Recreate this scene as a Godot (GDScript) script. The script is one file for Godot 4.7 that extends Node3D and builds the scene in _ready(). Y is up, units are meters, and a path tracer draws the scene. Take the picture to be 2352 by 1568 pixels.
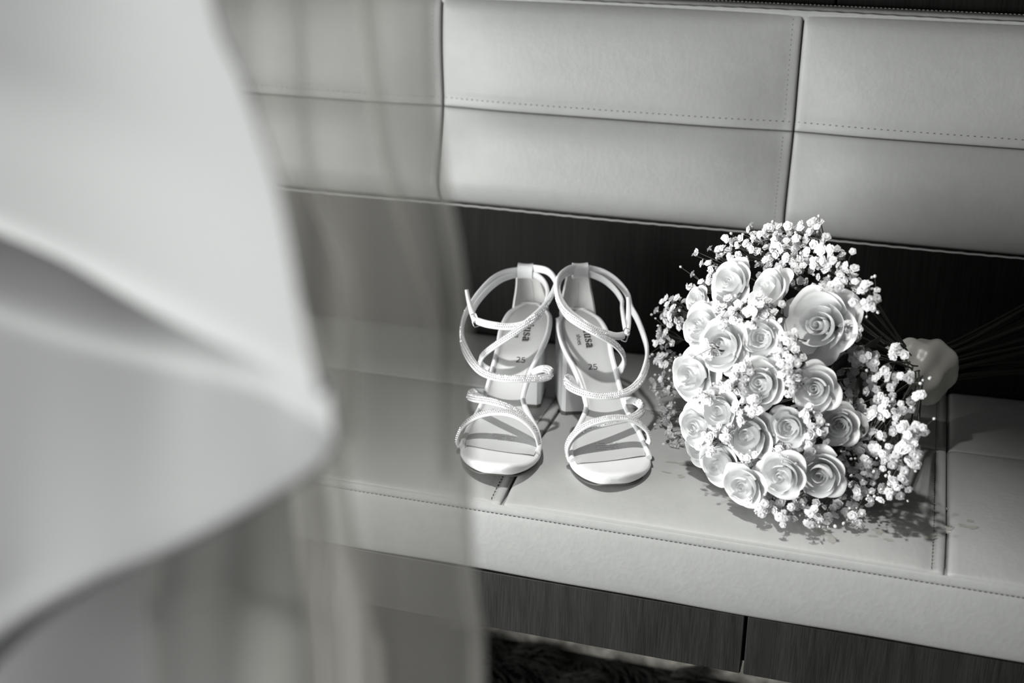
extends Node3D

# ---------------------------------------------------------------- measured shapes (tenths of a millimetre)
const P1L = [-2113, 7338, 5239, -1631, 5492, 6212, -1520, 5107, 6428, -1482, 4799, 6539, -1451, 4561, 6626]
const P1R = [-688, 7161, 5826, -80, 5587, 6652, 188, 5220, 6907, 406, 4913, 7107, 540, 4569, 7252, 650, 4313, 7368]
const S0 = [-1451, 4561, 6626, -1094, 4506, 6681, -721, 4452, 6780, -361, 4366, 6895, 2, 4318, 7041, 360, 4319, 7217, 655, 4306, 7370]
const L2 = [-1810, 4169, 6274, -1426, 4110, 6323, -908, 4051, 6426, -399, 4041, 6560, -43, 4069, 6726, 253, 4086, 6895, 424, 4076, 7028, 545, 4063, 7120, 615, 4038, 7175]
const L3 = [-1276, 2411, 7291, -1046, 2720, 7097, -787, 3014, 6948, -450, 3267, 6934, -101, 3469, 6984, 254, 3705, 7086, 471, 3862, 7147, 587, 3969, 7183, 616, 4031, 7178]
const P3L = [-1626, 3722, 6730, -1547, 3097, 6957, -1458, 2381, 7216, -1841, -1713, 7642]
const P3R = [-164, 3675, 6112, 10, 3053, 6356, 157, 2323, 6603, 232, -1686, 6998]
const V0 = [-2444, 8671, 2901, -1683, 5173, 4548, -1300, 3417, 5229, -1087, 1721, 5845, -969, -1912, 6504]
const E1 = [-116, 8101, 4322, 320, 5405, 5365, 423, 4905, 5582, 548, 4503, 5753, 615, 4289, 5818, 693, 4017, 5951, 770, 3610, 6138, 827, 3187, 6290, 871, 2976, 6362, 922, 2800, 6417, 957, 2554, 6505, 1136, -511, 6822]
const E2 = [-1625, 8321, 3934, -926, 5092, 5396, -652, 4740, 5643, -419, 4503, 5858, -217, 4276, 5982, 6, 4077, 6089, 182, 3779, 6250, 276, 3534, 6367, 343, 3290, 6445, 405, 3154, 6528, 486, 2907, 6602, 586, 2626, 6732, 753, -344, 7063]
const E3 = [-37, 3983, 6330, 103, 3724, 6391, 232, 3485, 6496, 297, 3230, 6578, 319, 3003, 6663, 391, 2641, 6786, 442, -520, 7038]
const SC = [-315, 5889, 5461, -207, 5174, 5714, -121, 4825, 5876, -22, 4572, 5994, 51, 4448, 6022, 123, 4308, 6056, 192, 4122, 6157, 233, 3900, 6281, 272, 3657, 6414]
const SD = [-253, 5890, 5441, -145, 5174, 5695, -59, 4826, 5856, 39, 4573, 5975, 112, 4449, 6003, 184, 4308, 6037, 253, 4122, 6138, 293, 3901, 6262, 332, 3658, 6396]
const SE = [176, 3692, 6525, 219, 3523, 6580, 295, 3290, 6697, 309, 3071, 6781, 379, 2718, 6901, 466, 549, 7173]
const SF = [246, 3693, 6503, 288, 3524, 6558, 364, 3291, 6676, 378, 3072, 6759, 448, 2719, 6880, 541, 550, 7150]
const SA = [-265, 6439, 5035, -37, 5336, 5407, 55, 4969, 5527, 141, 4675, 5618, 235, 4473, 5670, 341, 4234, 5733, 446, 3996, 5796, 517, 3683, 5900, 574, 3353, 6016]
const SB = [-153, 6441, 5000, 58, 5338, 5378, 131, 5006, 5488, 217, 4694, 5587, 311, 4474, 5647, 416, 4236, 5710, 516, 3997, 5775, 589, 3684, 5878, 642, 3354, 5994]

# straps in each sandal's own frame: across, up, towards the toe
const LEFT_STRAPS = {
	"toe": [321, 28, 1960, 336, 188, 2000, 295, 342, 2020, 187, 448, 2000, 48, 502, 1980, -113, 501, 1960, -274, 455, 1950, -395, 382, 1960, -474, 290, 1980, -512, 172, 2000, -489, 114, 2000],
	"cross": [-341, 464, 1380, -446, 457, 1380, -481, 456, 1480, -391, 478, 1600, -195, 509, 1720, 5, 502, 1830, 178, 450, 1930, 302, 324, 2000, 331, 212, 2000],
	"instep": [152, 605, 1120, 237, 662, 1120, 328, 692, 1180, 376, 681, 1270, 303, 667, 1370, 93, 687, 1480, -137, 690, 1500, -331, 716, 1450, -465, 787, 1350, -590, 887, 1150, -648, 986, 950, -644, 1103, 780, -601, 1180, 600, -532, 1267, 450, -421, 1367, 280, -295, 1405, 120, -136, 1407, 0],
	"wrap": [-341, 572, 1020, -414, 618, 1020, -414, 724, 1080, -342, 838, 1150, -207, 966, 1200, -46, 1084, 1180, 123, 1201, 1050, 253, 1301, 800, 315, 1401, 520, 292, 1449, 360, 188, 1477, 180, 17, 1451, 30, -76, 1436, 0],
	"ankle": [-75, 1374, 0, 13, 1383, 30, 151, 1370, 220, 227, 1332, 450, 237, 1265, 700, 183, 1198, 920, 57, 1158, 1080, -93, 1134, 1120, -196, 1132, 1120, -360, 1118, 1040, -485, 1102, 920],
	"back": [-535, 1099, 850, -552, 1164, 750, -518, 1226, 600, -427, 1308, 400, -311, 1356, 180, -160, 1367, 10],
	"end": [-511, 1080, 880, -568, 1165, 800, -610, 1272, 750, -639, 1387, 720]}
const RIGHT_STRAPS = {
	"toe": [-367, 120, 2030, -396, 253, 2050, -363, 359, 2050, -265, 458, 2030, -128, 511, 2000, 47, 535, 1970, 210, 520, 1940, 350, 461, 1930, 443, 374, 1940, 471, 284, 1960, 457, 240, 1970],
	"cross": [321, 475, 1400, 410, 472, 1400, 464, 464, 1480, 464, 438, 1580, 380, 421, 1680, 251, 418, 1750, 52, 422, 1840, -168, 412, 1940, -337, 349, 2030, -391, 243, 2050],
	"instep": [-163, 542, 1200, -229, 651, 1180, -275, 671, 1200, -294, 654, 1300, -235, 629, 1400, -102, 608, 1500, 101, 589, 1530, 320, 605, 1470, 481, 673, 1350, 583, 764, 1150, 624, 885, 950, 610, 998, 780, 573, 1111, 600, 525, 1197, 480, 495, 1323, 400, 402, 1418, 220, 281, 1466, 60, 126, 1497, 0],
	"wrap": [268, 609, 1020, 328, 668, 1020, 358, 785, 1060, 317, 920, 1120, 192, 1062, 1180, 21, 1173, 1200, -131, 1245, 1120, -265, 1311, 980, -320, 1381, 800, -321, 1447, 600, -289, 1504, 430, -213, 1535, 270, -99, 1534, 100, 14, 1507, 10],
	"ankle": [38, 1447, 0, -95, 1491, 80, -220, 1487, 260, -281, 1428, 460, -278, 1363, 680, -215, 1300, 900, -110, 1254, 1080, 4, 1202, 1160, 111, 1164, 1170, 252, 1094, 1100, 353, 1063, 1000],
	"back": [401, 1049, 900, 391, 1156, 780, 398, 1249, 620, 409, 1300, 550, 360, 1370, 380, 261, 1423, 180, 126, 1443, 10],
	"end": [398, 1041, 920, 436, 1144, 820, 447, 1272, 760, 442, 1402, 730]}
# sole outline: distance from the heel, half width on the outer side, half width on the inner side
const OUT_S = [-0.006, -0.003, 0.004, 0.014, 0.03, 0.063, 0.086, 0.11, 0.13, 0.14, 0.155, 0.175, 0.205, 0.223, 0.238, 0.247, 0.253, 0.2555, 0.256]
const OUT_O = [0.0, 0.008, 0.0135, 0.0185, 0.0245, 0.0285, 0.0285, 0.031, 0.0335, 0.035, 0.0388, 0.0448, 0.0468, 0.0425, 0.0345, 0.0255, 0.0155, 0.007, 0.0]
const OUT_I = [0.0, 0.008, 0.0135, 0.0195, 0.0265, 0.0288, 0.0235, 0.0150, 0.0112, 0.0115, 0.0195, 0.031, 0.037, 0.0335, 0.0275, 0.0215, 0.0135, 0.006, 0.0]
const TOP_S = [-0.01, 0.0, 0.03, 0.06, 0.09, 0.12, 0.15, 0.18, 0.205, 0.235, 0.26]
const TOP_H = [0.0992, 0.099, 0.0975, 0.091, 0.075, 0.053, 0.034, 0.021, 0.017, 0.0175, 0.021]
# roses: where the top of the head sits, and its radius
const ROSES = [[1793, 1835, -780, 324, 0], [1288, 1698, -626, 179, 1], [911, 1561, -692, 248, 2], [1335, 1319, -430, 227, 2], [1841, 1314, -474, 209, 2], [1634, 914, -388, 187, 1], [2097, 936, -547, 187, 1], [1256, 761, -424, 231, 0], [1979, 520, -289, 219, 2], [1635, 520, -144, 210, 0],
	[620, 1167, -774, 237, 2], [963, 948, -500, 199, 2], [645, 1618, -1007, 212, 0], [856, 1977, -1361, 223, 2], [1237, 2045, -1069, 229, 0], [499, 1665, -1634, 133, 1], [708, 615, -758, 206, 2], [970, 320, -592, 213, 0], [1276, 320, -229, 198, 2], [746, 320, -897, 192, 2]]
# sprays of baby's breath: centre, radius, how many blossoms
const SPRAYS = [[890, 2185, -1979, 200, 29], [1167, 2339, -1774, 195, 32], [1420, 2400, -1568, 191, 35], [1242, 2132, -1656, 173, 26], [1516, 2184, -1428, 169, 32], [1655, 2516, -1392, 167, 20], [1810, 2326, -1206, 165, 20], [1858, 2122, -1112, 144, 17], [2034, 2245, -989, 162, 20], [2191, 2145, -825, 140, 14], [1927, 2425, -1129, 122, 7], [607, 1960, -2169, 199, 18],
	[461, 1619, -2210, 133, 11], [176, 1216, -2357, 174, 40], [107, 933, -2345, 121, 22], [155, 696, -2242, 132, 26], [161, 417, -2165, 154, 31], [277, 188, -2004, 142, 26], [413, 120, -1557, 106, 13], [828, 1855, -833, 145, 18], [1093, 1890, -694, 163, 22], [1267, 1967, -716, 154, 20], [769, 1529, -610, 91, 10], [1130, 1440, -386, 97, 12],
	[1557, 1580, -394, 152, 25], [1602, 1379, -317, 88, 10], [1030, 1279, -371, 130, 20], [1211, 1073, -288, 146, 22], [772, 1068, -473, 91, 11], [1807, 1089, -299, 96, 10], [995, 756, -378, 99, 14], [1872, 869, -321, 105, 14], [1792, 696, -329, 114, 16], [1565, 659, -304, 90, 11], [1241, 510, -377, 116, 15], [848, 557, -514, 109, 14],
	[1083, 230, -589, 94, 11], [1525, 1787, -521, 88, 11], [1492, 120, -424, 134, 16], [1701, 120, -401, 133, 18], [1915, 120, -427, 116, 12], [2041, 120, -243, 73, 5], [2338, 120, -569, 99, 6], [2096, 1754, -809, 113, 12], [2155, 1401, -1073, 158, 26], [2360, 1447, -905, 155, 20], [2120, 1160, -1041, 117, 14], [2314, 1145, -867, 156, 22],
	[2495, 1346, -760, 133, 16], [2600, 1155, -619, 132, 16], [2417, 990, -737, 135, 17], [2544, 1664, -799, 88, 6], [2637, 1487, -671, 72, 4], [2323, 742, -756, 157, 22], [2561, 819, -566, 154, 22], [2740, 985, -452, 111, 12], [2431, 552, -613, 156, 23], [2661, 669, -441, 132, 16], [2226, 489, -776, 117, 14], [2415, 340, -572, 148, 20],
	[2614, 405, -414, 113, 12], [2215, 234, -720, 100, 10], [2800, 819, -357, 87, 8], [2780, 1348, -510, 47, 3], [1473, 140, -239, 115, 12], [1705, 140, -163, 114, 14], [1954, 140, -158, 97, 11], [2148, 140, -375, 98, 10], [2339, 140, -323, 81, 6], [2772, 883, -398, 111, 10], [2813, 1079, -412, 71, 5], [2715, 558, -365, 104, 9]]

const FLOOR_Y = -0.457
const WALL_Z = -0.417
const PANEL_W = 0.42
const SEAT_SEAM = -0.1018
const BACK_SEAM = 0.1152
const TIE = Vector3(0.284, 0.08, -0.263)      # where the bouquet is bound

var rng := RandomNumberGenerator.new()
var M := {}

# ---------------------------------------------------------------- mesh building
class MB:
	var P := PackedVector3Array()
	var UV := PackedVector2Array()
	var I := PackedInt32Array()

	func vert(p: Vector3, uv := Vector2.ZERO) -> int:
		P.append(p)
		UV.append(uv)
		return P.size() - 1

	func tri(a: int, b: int, c: int) -> void:   # a, b, c anticlockwise seen from outside
		I.append_array([a, c, b])

	func quad(a: int, b: int, c: int, d: int) -> void:
		tri(a, b, c)
		tri(a, c, d)

	# rows of points; the outside is (along a row) x (from row to row)
	func grid(rows: Array, closed := false) -> void:
		var n: int = rows.size()
		var m: int = rows[0].size()
		var at := P.size()
		for i in n:
			for j in m:
				vert(rows[i][j], Vector2(float(j) / maxf(1, m - 1), float(i) / maxf(1, n - 1)))
		for i in n - 1:
			for j in (m if closed else m - 1):
				var k := (j + 1) % m
				quad(at + i * m + j, at + i * m + k, at + (i + 1) * m + k, at + (i + 1) * m + j)

	func cap(ring: Array, flip := false) -> void:
		var c := Vector3.ZERO
		for p in ring:
			c += p
		var m := vert(c / ring.size())
		var at := P.size()
		for p in ring:
			vert(p)
		for j in ring.size():
			var k := (j + 1) % ring.size()
			if flip:
				tri(m, at + k, at + j)
			else:
				tri(m, at + j, at + k)

	func box(lo: Vector3, hi: Vector3, ch := 0.0) -> void:
		var c := (lo + hi) / 2
		var h := (hi - lo) / 2
		ch = minf(ch, 0.45 * minf(h.x, minf(h.y, h.z)))
		if ch <= 0.0:
			for ax in 3:
				for s in [-1.0, 1.0]:
					var u := Vector3.ZERO
					var v := Vector3.ZERO
					var n := Vector3.ZERO
					n[ax] = s
					u[(ax + 1) % 3] = s
					v[(ax + 2) % 3] = 1.0
					quad(vert(c + (n - u - v) * h), vert(c + (n + u - v) * h), vert(c + (n + u + v) * h), vert(c + (n - u + v) * h))
			return
		var id := {}
		for x in [-1, 1]:
			for y in [-1, 1]:
				for z in [-1, 1]:
					for ax in 3:
						var p := Vector3(x, y, z) * (h - Vector3.ONE * ch)
						p[ax] += ch * [x, y, z][ax]
						id[[x, y, z, ax]] = vert(c + p)
		for ax in 3:
			for s in [-1, 1]:
				var q := []
				for uv in [[-1, -1], [1, -1], [1, 1], [-1, 1]]:
					var k := [0, 0, 0]
					k[ax] = s
					k[(ax + 1) % 3] = uv[0] * s
					k[(ax + 2) % 3] = uv[1]
					q.append(id[[k[0], k[1], k[2], ax]])
				quad(q[0], q[1], q[2], q[3])
			for s in [-1, 1]:
				for t in [-1, 1]:
					var e := []
					for w in [-1, 1]:
						var k := [0, 0, 0]
						k[ax] = w
						k[(ax + 1) % 3] = s
						k[(ax + 2) % 3] = t
						e.append(id[[k[0], k[1], k[2], (ax + 1) % 3]])
						e.append(id[[k[0], k[1], k[2], (ax + 2) % 3]])
					if s * t > 0:
						quad(e[0], e[1], e[3], e[2])
					else:
						quad(e[0], e[2], e[3], e[1])
		for x in [-1, 1]:
			for y in [-1, 1]:
				for z in [-1, 1]:
					if x * y * z > 0:
						tri(id[[x, y, z, 0]], id[[x, y, z, 1]], id[[x, y, z, 2]])
					else:
						tri(id[[x, y, z, 0]], id[[x, y, z, 2]], id[[x, y, z, 1]])

	func tube(path: Array, r0: float, r1: float, sides := 6, caps := true) -> void:
		var rows := []
		var n: int = path.size()
		var up := Vector3.UP
		for i in n:
			var t: Vector3 = (path[mini(i + 1, n - 1)] - path[maxi(i - 1, 0)]).normalized()
			if absf(t.dot(up)) > 0.98:
				up = Vector3.RIGHT
			var a := t.cross(up).normalized()
			up = a.cross(t).normalized()
			var r := lerpf(r0, r1, float(i) / (n - 1))
			var row := []
			for j in sides:
				var f := TAU * j / sides
				row.append(path[i] + (a * cos(f) + up * sin(f)) * r)
			rows.append(row)
		grid(rows, true)
		if caps:
			cap(rows[0], true)
			cap(rows[n - 1])

	# a sheet with a thickness: both faces and the rim
	func sheet(rows: Array, th: float) -> void:
		var n: int = rows.size()
		var m: int = rows[0].size()
		var f := []
		var b := []
		for i in n:
			var fr := []
			var br := []
			for j in m:
				var du: Vector3 = rows[i][mini(j + 1, m - 1)] - rows[i][maxi(j - 1, 0)]
				var dv: Vector3 = rows[mini(i + 1, n - 1)][j] - rows[maxi(i - 1, 0)][j]
				var nn := du.cross(dv).normalized() * th / 2
				fr.append(rows[i][j] + nn)
				br.append(rows[i][j] - nn)
			f.append(fr)
			b.append(br)
		grid(f)
		var back := []
		for r in b:
			var q: Array = r.duplicate()
			q.reverse()
			back.append(q)
		grid(back)
		var bi: Array = b[n - 1].duplicate()
		grid([b[0], f[0]])
		grid([f[n - 1], bi])
		var l := []
		var lb := []
		var r2 := []
		var rb := []
		for i in n:
			l.append(f[i][0])
			lb.append(b[i][0])
			r2.append(f[i][m - 1])
			rb.append(b[i][m - 1])
		grid([l, lb])
		grid([rb, r2])

	func stone(c: Vector3, n: Vector3, t: Vector3, r: float) -> void:
		var b := n.cross(t).normalized()
		var ring := []
		var top := []
		for j in 6:
			var f := TAU * j / 6
			var d := t * cos(f) + b * sin(f)
			ring.append(c + d * r)
			top.append(c + d * r * 0.55 + n * r * 0.62)
		for j in 6:
			var k := (j + 1) % 6
			quad(vert(ring[j]), vert(ring[k]), vert(top[k]), vert(top[j]))
		cap(top)

	func mesh() -> ArrayMesh:
		var N := PackedVector3Array()
		N.resize(P.size())
		for k in range(0, I.size(), 3):
			var n := (P[I[k + 2]] - P[I[k]]).cross(P[I[k + 1]] - P[I[k]])
			N[I[k]] += n
			N[I[k + 1]] += n
			N[I[k + 2]] += n
		for k in N.size():
			N[k] = N[k].normalized() if N[k].length_squared() > 1e-24 else Vector3.UP
		var a := []
		a.resize(Mesh.ARRAY_MAX)
		a[Mesh.ARRAY_VERTEX] = P
		a[Mesh.ARRAY_NORMAL] = N
		a[Mesh.ARRAY_TEX_UV] = UV
		a[Mesh.ARRAY_INDEX] = I
		var m := ArrayMesh.new()
		m.add_surface_from_arrays(Mesh.PRIMITIVE_TRIANGLES, a)
		return m


func obj(called: String, m: Mesh, material: Material, parent: Node = self, kind := "") -> MeshInstance3D:
	var o := MeshInstance3D.new()
	o.name = called
	o.mesh = m
	o.material_override = material
	parent.add_child(o, true)
	if kind:
		o.set_meta("kind", kind)
	return o


func thing(called: String, label: String, category: String, at := Vector3.ZERO, group := "") -> Node3D:
	var o := Node3D.new()
	o.name = called
	add_child(o, true)
	o.position = at
	o.set_meta("label", label)
	o.set_meta("category", category)
	if group:
		o.set_meta("group", group)
	return o


func many(called: String, m: Mesh, material: Material, places: Array, parent: Node) -> void:
	var mm := MultiMesh.new()
	mm.transform_format = MultiMesh.TRANSFORM_3D
	mm.mesh = m
	mm.instance_count = places.size()
	for i in places.size():
		mm.set_instance_transform(i, places[i])
	var o := MultiMeshInstance3D.new()
	o.name = called
	o.multimesh = mm
	o.material_override = material
	o.set_meta("kind", "stuff")
	parent.add_child(o, true)


func points(a: Array) -> Array:
	var out := []
	for k in range(0, a.size(), 3):
		out.append(Vector3(a[k], a[k + 1], a[k + 2]) * 1e-4)
	return out


func smooth(pts: Array, n: int) -> Array:       # n evenly spaced points on a Catmull-Rom curve
	var fine := []
	var k: int = pts.size()
	for i in k - 1:
		var a: Vector3 = pts[maxi(i - 1, 0)]
		var b: Vector3 = pts[i]
		var c: Vector3 = pts[i + 1]
		var d: Vector3 = pts[mini(i + 2, k - 1)]
		for j in 12:
			fine.append(b.cubic_interpolate(c, a, d, j / 12.0))
	fine.append(pts[k - 1])
	var run := [0.0]
	for i in range(1, fine.size()):
		run.append(run[i - 1] + fine[i].distance_to(fine[i - 1]))
	var out := []
	var at := 0
	for i in n:
		var want: float = run[-1] * i / (n - 1)
		while at < fine.size() - 2 and run[at + 1] < want:
			at += 1
		var span: float = run[at + 1] - run[at]
		out.append(fine[at].lerp(fine[at + 1], clampf((want - run[at]) / maxf(span, 1e-9), 0, 1)))
	return out


func table(xs: Array, ys: Array, x: float) -> float:
	if x <= xs[0]:
		return ys[0]
	for i in xs.size() - 1:
		if x <= xs[i + 1]:
			var t: float = (x - xs[i]) / (xs[i + 1] - xs[i])
			return lerpf(ys[i], ys[i + 1], t)
	return ys[-1]


func table_smooth(xs: Array, ys: Array, x: float) -> float:
	if x <= xs[0]:
		return ys[0]
	for i in xs.size() - 1:
		if x <= xs[i + 1]:
			var h: float = xs[i + 1] - xs[i]
			var t: float = (x - xs[i]) / h
			var m0: float = (ys[i + 1] - ys[maxi(i - 1, 0)]) / (xs[i + 1] - xs[maxi(i - 1, 0)]) * h
			var m1: float = (ys[mini(i + 2, ys.size() - 1)] - ys[i]) / (xs[mini(i + 2, xs.size() - 1)] - xs[i]) * h
			var t2 := t * t
			var t3 := t2 * t
			return (2 * t3 - 3 * t2 + 1) * ys[i] + (t3 - 2 * t2 + t) * m0 + (3 * t2 - 2 * t3) * ys[i + 1] + (t3 - t2) * m1
	return ys[-1]


# ---------------------------------------------------------------- materials
func mat(c: Color, rough := 0.6, metal := 0.0) -> StandardMaterial3D:
	var m := StandardMaterial3D.new()
	m.albedo_color = c.linear_to_srgb()
	m.roughness = rough
	m.metallic = metal
	m.cull_mode = BaseMaterial3D.CULL_DISABLED
	return m


func noise_tex(freq: float, size: int, as_normal := false, kind := FastNoiseLite.TYPE_SIMPLEX_SMOOTH, octaves := 3, ramp: Gradient = null) -> NoiseTexture2D:
	var n := FastNoiseLite.new()
	n.noise_type = kind
	n.frequency = freq
	n.fractal_octaves = octaves
	n.seed = 7
	var t := NoiseTexture2D.new()
	t.noise = n
	t.width = size
	t.height = size
	t.seamless = true
	t.as_normal_map = as_normal
	t.bump_strength = 4.0
	if ramp:
		t.color_ramp = ramp
	return t


func triplanar(m: StandardMaterial3D, scale: float, world := true) -> void:
	m.uv1_triplanar = true
	m.uv1_world_triplanar = world
	m.uv1_scale = Vector3.ONE * scale


func wood_texture(seed_: int, lo: float, hi: float) -> ImageTexture:
	var fine := FastNoiseLite.new()
	fine.seed = seed_
	fine.frequency = 0.06
	fine.fractal_octaves = 3
	var broad := FastNoiseLite.new()
	broad.seed = seed_ + 1
	broad.frequency = 0.012
	var im := Image.create(512, 512, false, Image.FORMAT_RGB8)
	for x in 512:
		for y in 512:
			var e := minf(1.0, minf(x, 511 - x) / 24.0)
			var v := fine.get_noise_2d(x * 5.0, y * 0.10) * 0.75 * e + broad.get_noise_2d(x, y * 0.08) * 0.5 * e
			var l := lerpf(lo, hi, clampf(0.42 + v, 0, 1))
			im.set_pixel(x, y, Color(l * 1.03, l, l * 0.95).linear_to_srgb())
	return ImageTexture.create_from_image(im)


func leather_texture() -> ImageTexture:         # cleaning smears and a little soiling, with no pattern of its own
	var a := FastNoiseLite.new()
	a.seed = 11
	a.frequency = 0.008
	a.fractal_octaves = 4
	var im := Image.create(512, 512, false, Image.FORMAT_RGB8)
	for x in 512:
		for y in 512:
			var e := minf(1.0, minf(minf(x, 511 - x), minf(y, 511 - y)) / 40.0)
			var l := 0.36 + 0.02 * a.get_noise_2d(x, y) * e
			im.set_pixel(x, y, Color(l * 0.99, l, l * 0.985).linear_to_srgb())
	return ImageTexture.create_from_image(im)


func make_materials() -> void:
	var leather := mat(Color(1, 1, 1), 0.5)
	leather.albedo_texture = leather_texture()
	leather.normal_enabled = true
	leather.normal_texture = noise_tex(0.035, 512, true, FastNoiseLite.TYPE_CELLULAR, 2)
	leather.normal_scale = 0.16
	triplanar(leather, 9.0)
	M.leather = leather
	var wood := mat(Color(1, 1, 1), 0.42)
	wood.albedo_texture = wood_texture(3, 0.010, 0.034)
	triplanar(wood, 6.0)
	M.wood = wood
	var wall := mat(Color(1, 1, 1), 0.5)
	wall.metallic_specular = 0.22
	wall.albedo_texture = wood_texture(9, 0.0025, 0.009)
	triplanar(wall, 2.4)
	M.wall = wall
	M.dark = mat(Color(0.012, 0.012, 0.011), 0.8)
	M.plaster = mat(Color(0.20, 0.20, 0.197), 0.9)
	M.thread = mat(Color(0.075, 0.07, 0.062), 0.8)
	M.thread_dark = mat(Color(0.025, 0.024, 0.022), 0.8)
	M.thread_light = mat(Color(0.42, 0.41, 0.38), 0.7)
	var trim := mat(Color(1, 1, 1), 0.7)
	var g := Gradient.new()
	g.set_color(0, Color(0.10, 0.095, 0.085).linear_to_srgb())
	g.set_color(1, Color(0.46, 0.44, 0.39).linear_to_srgb())
	trim.albedo_texture = noise_tex(0.02, 256, false, FastNoiseLite.TYPE_SIMPLEX_SMOOTH, 4, g)
	triplanar(trim, 6.0)
	M.trim = trim
	M.carpet = mat(Color(0.012, 0.012, 0.012), 0.95)
	M.pile = mat(Color(0.024, 0.0235, 0.022), 0.85)
	var shoe := mat(Color(0.78, 0.785, 0.795), 0.32)
	shoe.clearcoat_enabled = true
	shoe.clearcoat = 0.4
	shoe.clearcoat_roughness = 0.2
	M.shoe = shoe
	M.insole = mat(Color(0.52, 0.525, 0.525), 0.36)
	M.lining = mat(Color(0.52, 0.52, 0.51), 0.6)
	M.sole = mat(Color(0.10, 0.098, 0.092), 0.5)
	M.stone = mat(Color(0.90, 0.90, 0.92), 0.08, 0.6)
	M.metal = mat(Color(0.75, 0.75, 0.76), 0.2, 1.0)
	M.ink = mat(Color(0.02, 0.02, 0.02), 0.6)
	M.ink_faint = mat(Color(0.33, 0.33, 0.33), 0.6)
	var petal := mat(Color(0.86, 0.865, 0.87), 0.55)
	petal.backlight_enabled = true
	petal.backlight = Color(0.30, 0.30, 0.30).linear_to_srgb()
	M.petal = petal
	var blossom := mat(Color(0.85, 0.85, 0.86), 0.6)
	blossom.backlight_enabled = true
	blossom.backlight = Color(0.25, 0.25, 0.25).linear_to_srgb()
	M.blossom = blossom
	M.stem = mat(Color(0.022, 0.023, 0.019), 0.6)
	M.twig = mat(Color(0.10, 0.10, 0.088), 0.6)
	M.leaf = mat(Color(0.02, 0.024, 0.018), 0.5)
	var satin := mat(Color(0.62, 0.605, 0.56), 0.30)
	satin.rim_enabled = true
	satin.rim = 0.3
	M.satin = satin
	var gown := mat(Color(0.47, 0.475, 0.48), 0.75)
	gown.backlight_enabled = true
	gown.backlight = Color(0.5, 0.5, 0.5).linear_to_srgb()
	M.gown = gown
	var tulle := mat(Color(0.30, 0.292, 0.27), 0.9)
	tulle.backlight_enabled = true
	tulle.backlight = Color(0.5, 0.49, 0.47).linear_to_srgb()
	tulle.transparency = BaseMaterial3D.TRANSPARENCY_ALPHA
	tulle.albedo_color.a = 0.62
	M.tulle = tulle
	var pleat: StandardMaterial3D = tulle.duplicate()
	pleat.albedo_color = Color(0.42, 0.41, 0.38).linear_to_srgb()
	pleat.albedo_color.a = 0.42
	M.pleat = pleat
	M.damp = mat(Color(0.30, 0.295, 0.275), 0.4)


# ---------------------------------------------------------------- scene
func _ready() -> void:
	rng.seed = 5
	# camera: 46 mm lens, wide open, focused on the sandals and the bouquet
	var cam := Camera3D.new()
	cam.name = "camera"
	cam.transform = Transform3D(Basis(Vector3(0.9549, 0.0123, -0.2965), Vector3(-0.1172, 0.9336, -0.3386), Vector3(0.2727, 0.3580, 0.8930)).orthonormalized(), Vector3(0.2441, 0.6032, 1.1034))
	var lens := CameraAttributesPhysical.new()
	lens.frustum_focal_length = 46.2
	lens.frustum_focus_distance = 1.32
	lens.exposure_aperture = 3.3
	cam.attributes = lens
	cam.keep_aspect = Camera3D.KEEP_HEIGHT
	cam.near = 0.02
	cam.far = 60.0
	cam.fov = 29.126
	add_child(cam)
	lens.frustum_far = 60.0
	lens.frustum_near = 0.02
	cam.current = true

	var env := Environment.new()
	env.background_mode = Environment.BG_SKY
	var sky := ProceduralSkyMaterial.new()
	sky.sky_top_color = Color(0.52, 0.53, 0.53)
	sky.sky_horizon_color = Color(0.67, 0.68, 0.675)
	sky.ground_horizon_color = Color(0.55, 0.55, 0.54)
	sky.ground_bottom_color = Color(0.35, 0.35, 0.34)
	env.sky = Sky.new()
	env.sky.sky_material = sky
	env.tonemap_mode = Environment.TONE_MAPPER_LINEAR
	env.tonemap_exposure = 1.25
	env.sdfgi_enabled = true
	env.ssao_enabled = true
	env.ssil_enabled = true
	var we := WorldEnvironment.new()
	we.name = "world"
	we.environment = env
	add_child(we)

	# daylight through the big window on the left, well in front of the bench
	area_light("window_daylight", Vector3(-1.30, 0.09, 1.10), Vector3(0.1, 0.09, -0.1), Vector2(1.5, 1.0), 5.0, Color(0.99, 0.995, 0.985))
	# a small ceiling downlight almost straight above the sandals
	var spot := SpotLight3D.new()
	spot.name = "downlight_beam"
	spot.light_energy = 2.8
	spot.light_color = Color(1.0, 1.0, 0.985)
	spot.light_size = 0.045
	spot.spot_angle = 13.5
	spot.spot_angle_attenuation = 1.0
	spot.spot_range = 12.0
	spot.spot_attenuation = 2.0
	spot.shadow_enabled = true
	add_child(spot)
	spot.look_at_from_position(Vector3(-0.22, 1.95, 0.26), Vector3(0.05, 0.0, 0.05), Vector3(0, 0, -1))

	make_materials()
	room()
	bench()
	sandal("strappy_sandal", "white rhinestone heeled sandal standing on the left of the pair, nearer the veil", Vector3(-0.153, 0.0, -0.272), Vector2(0.040, 0.242), LEFT_STRAPS, -1.0)
	sandal("strappy_sandal_001", "white rhinestone heeled sandal standing on the right of the pair, nearer the bouquet", Vector3(-0.099, 0.0, -0.270), Vector2(0.098, 0.225), RIGHT_STRAPS, 1.0)
	bouquet()
	gown()
	veil()


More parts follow.
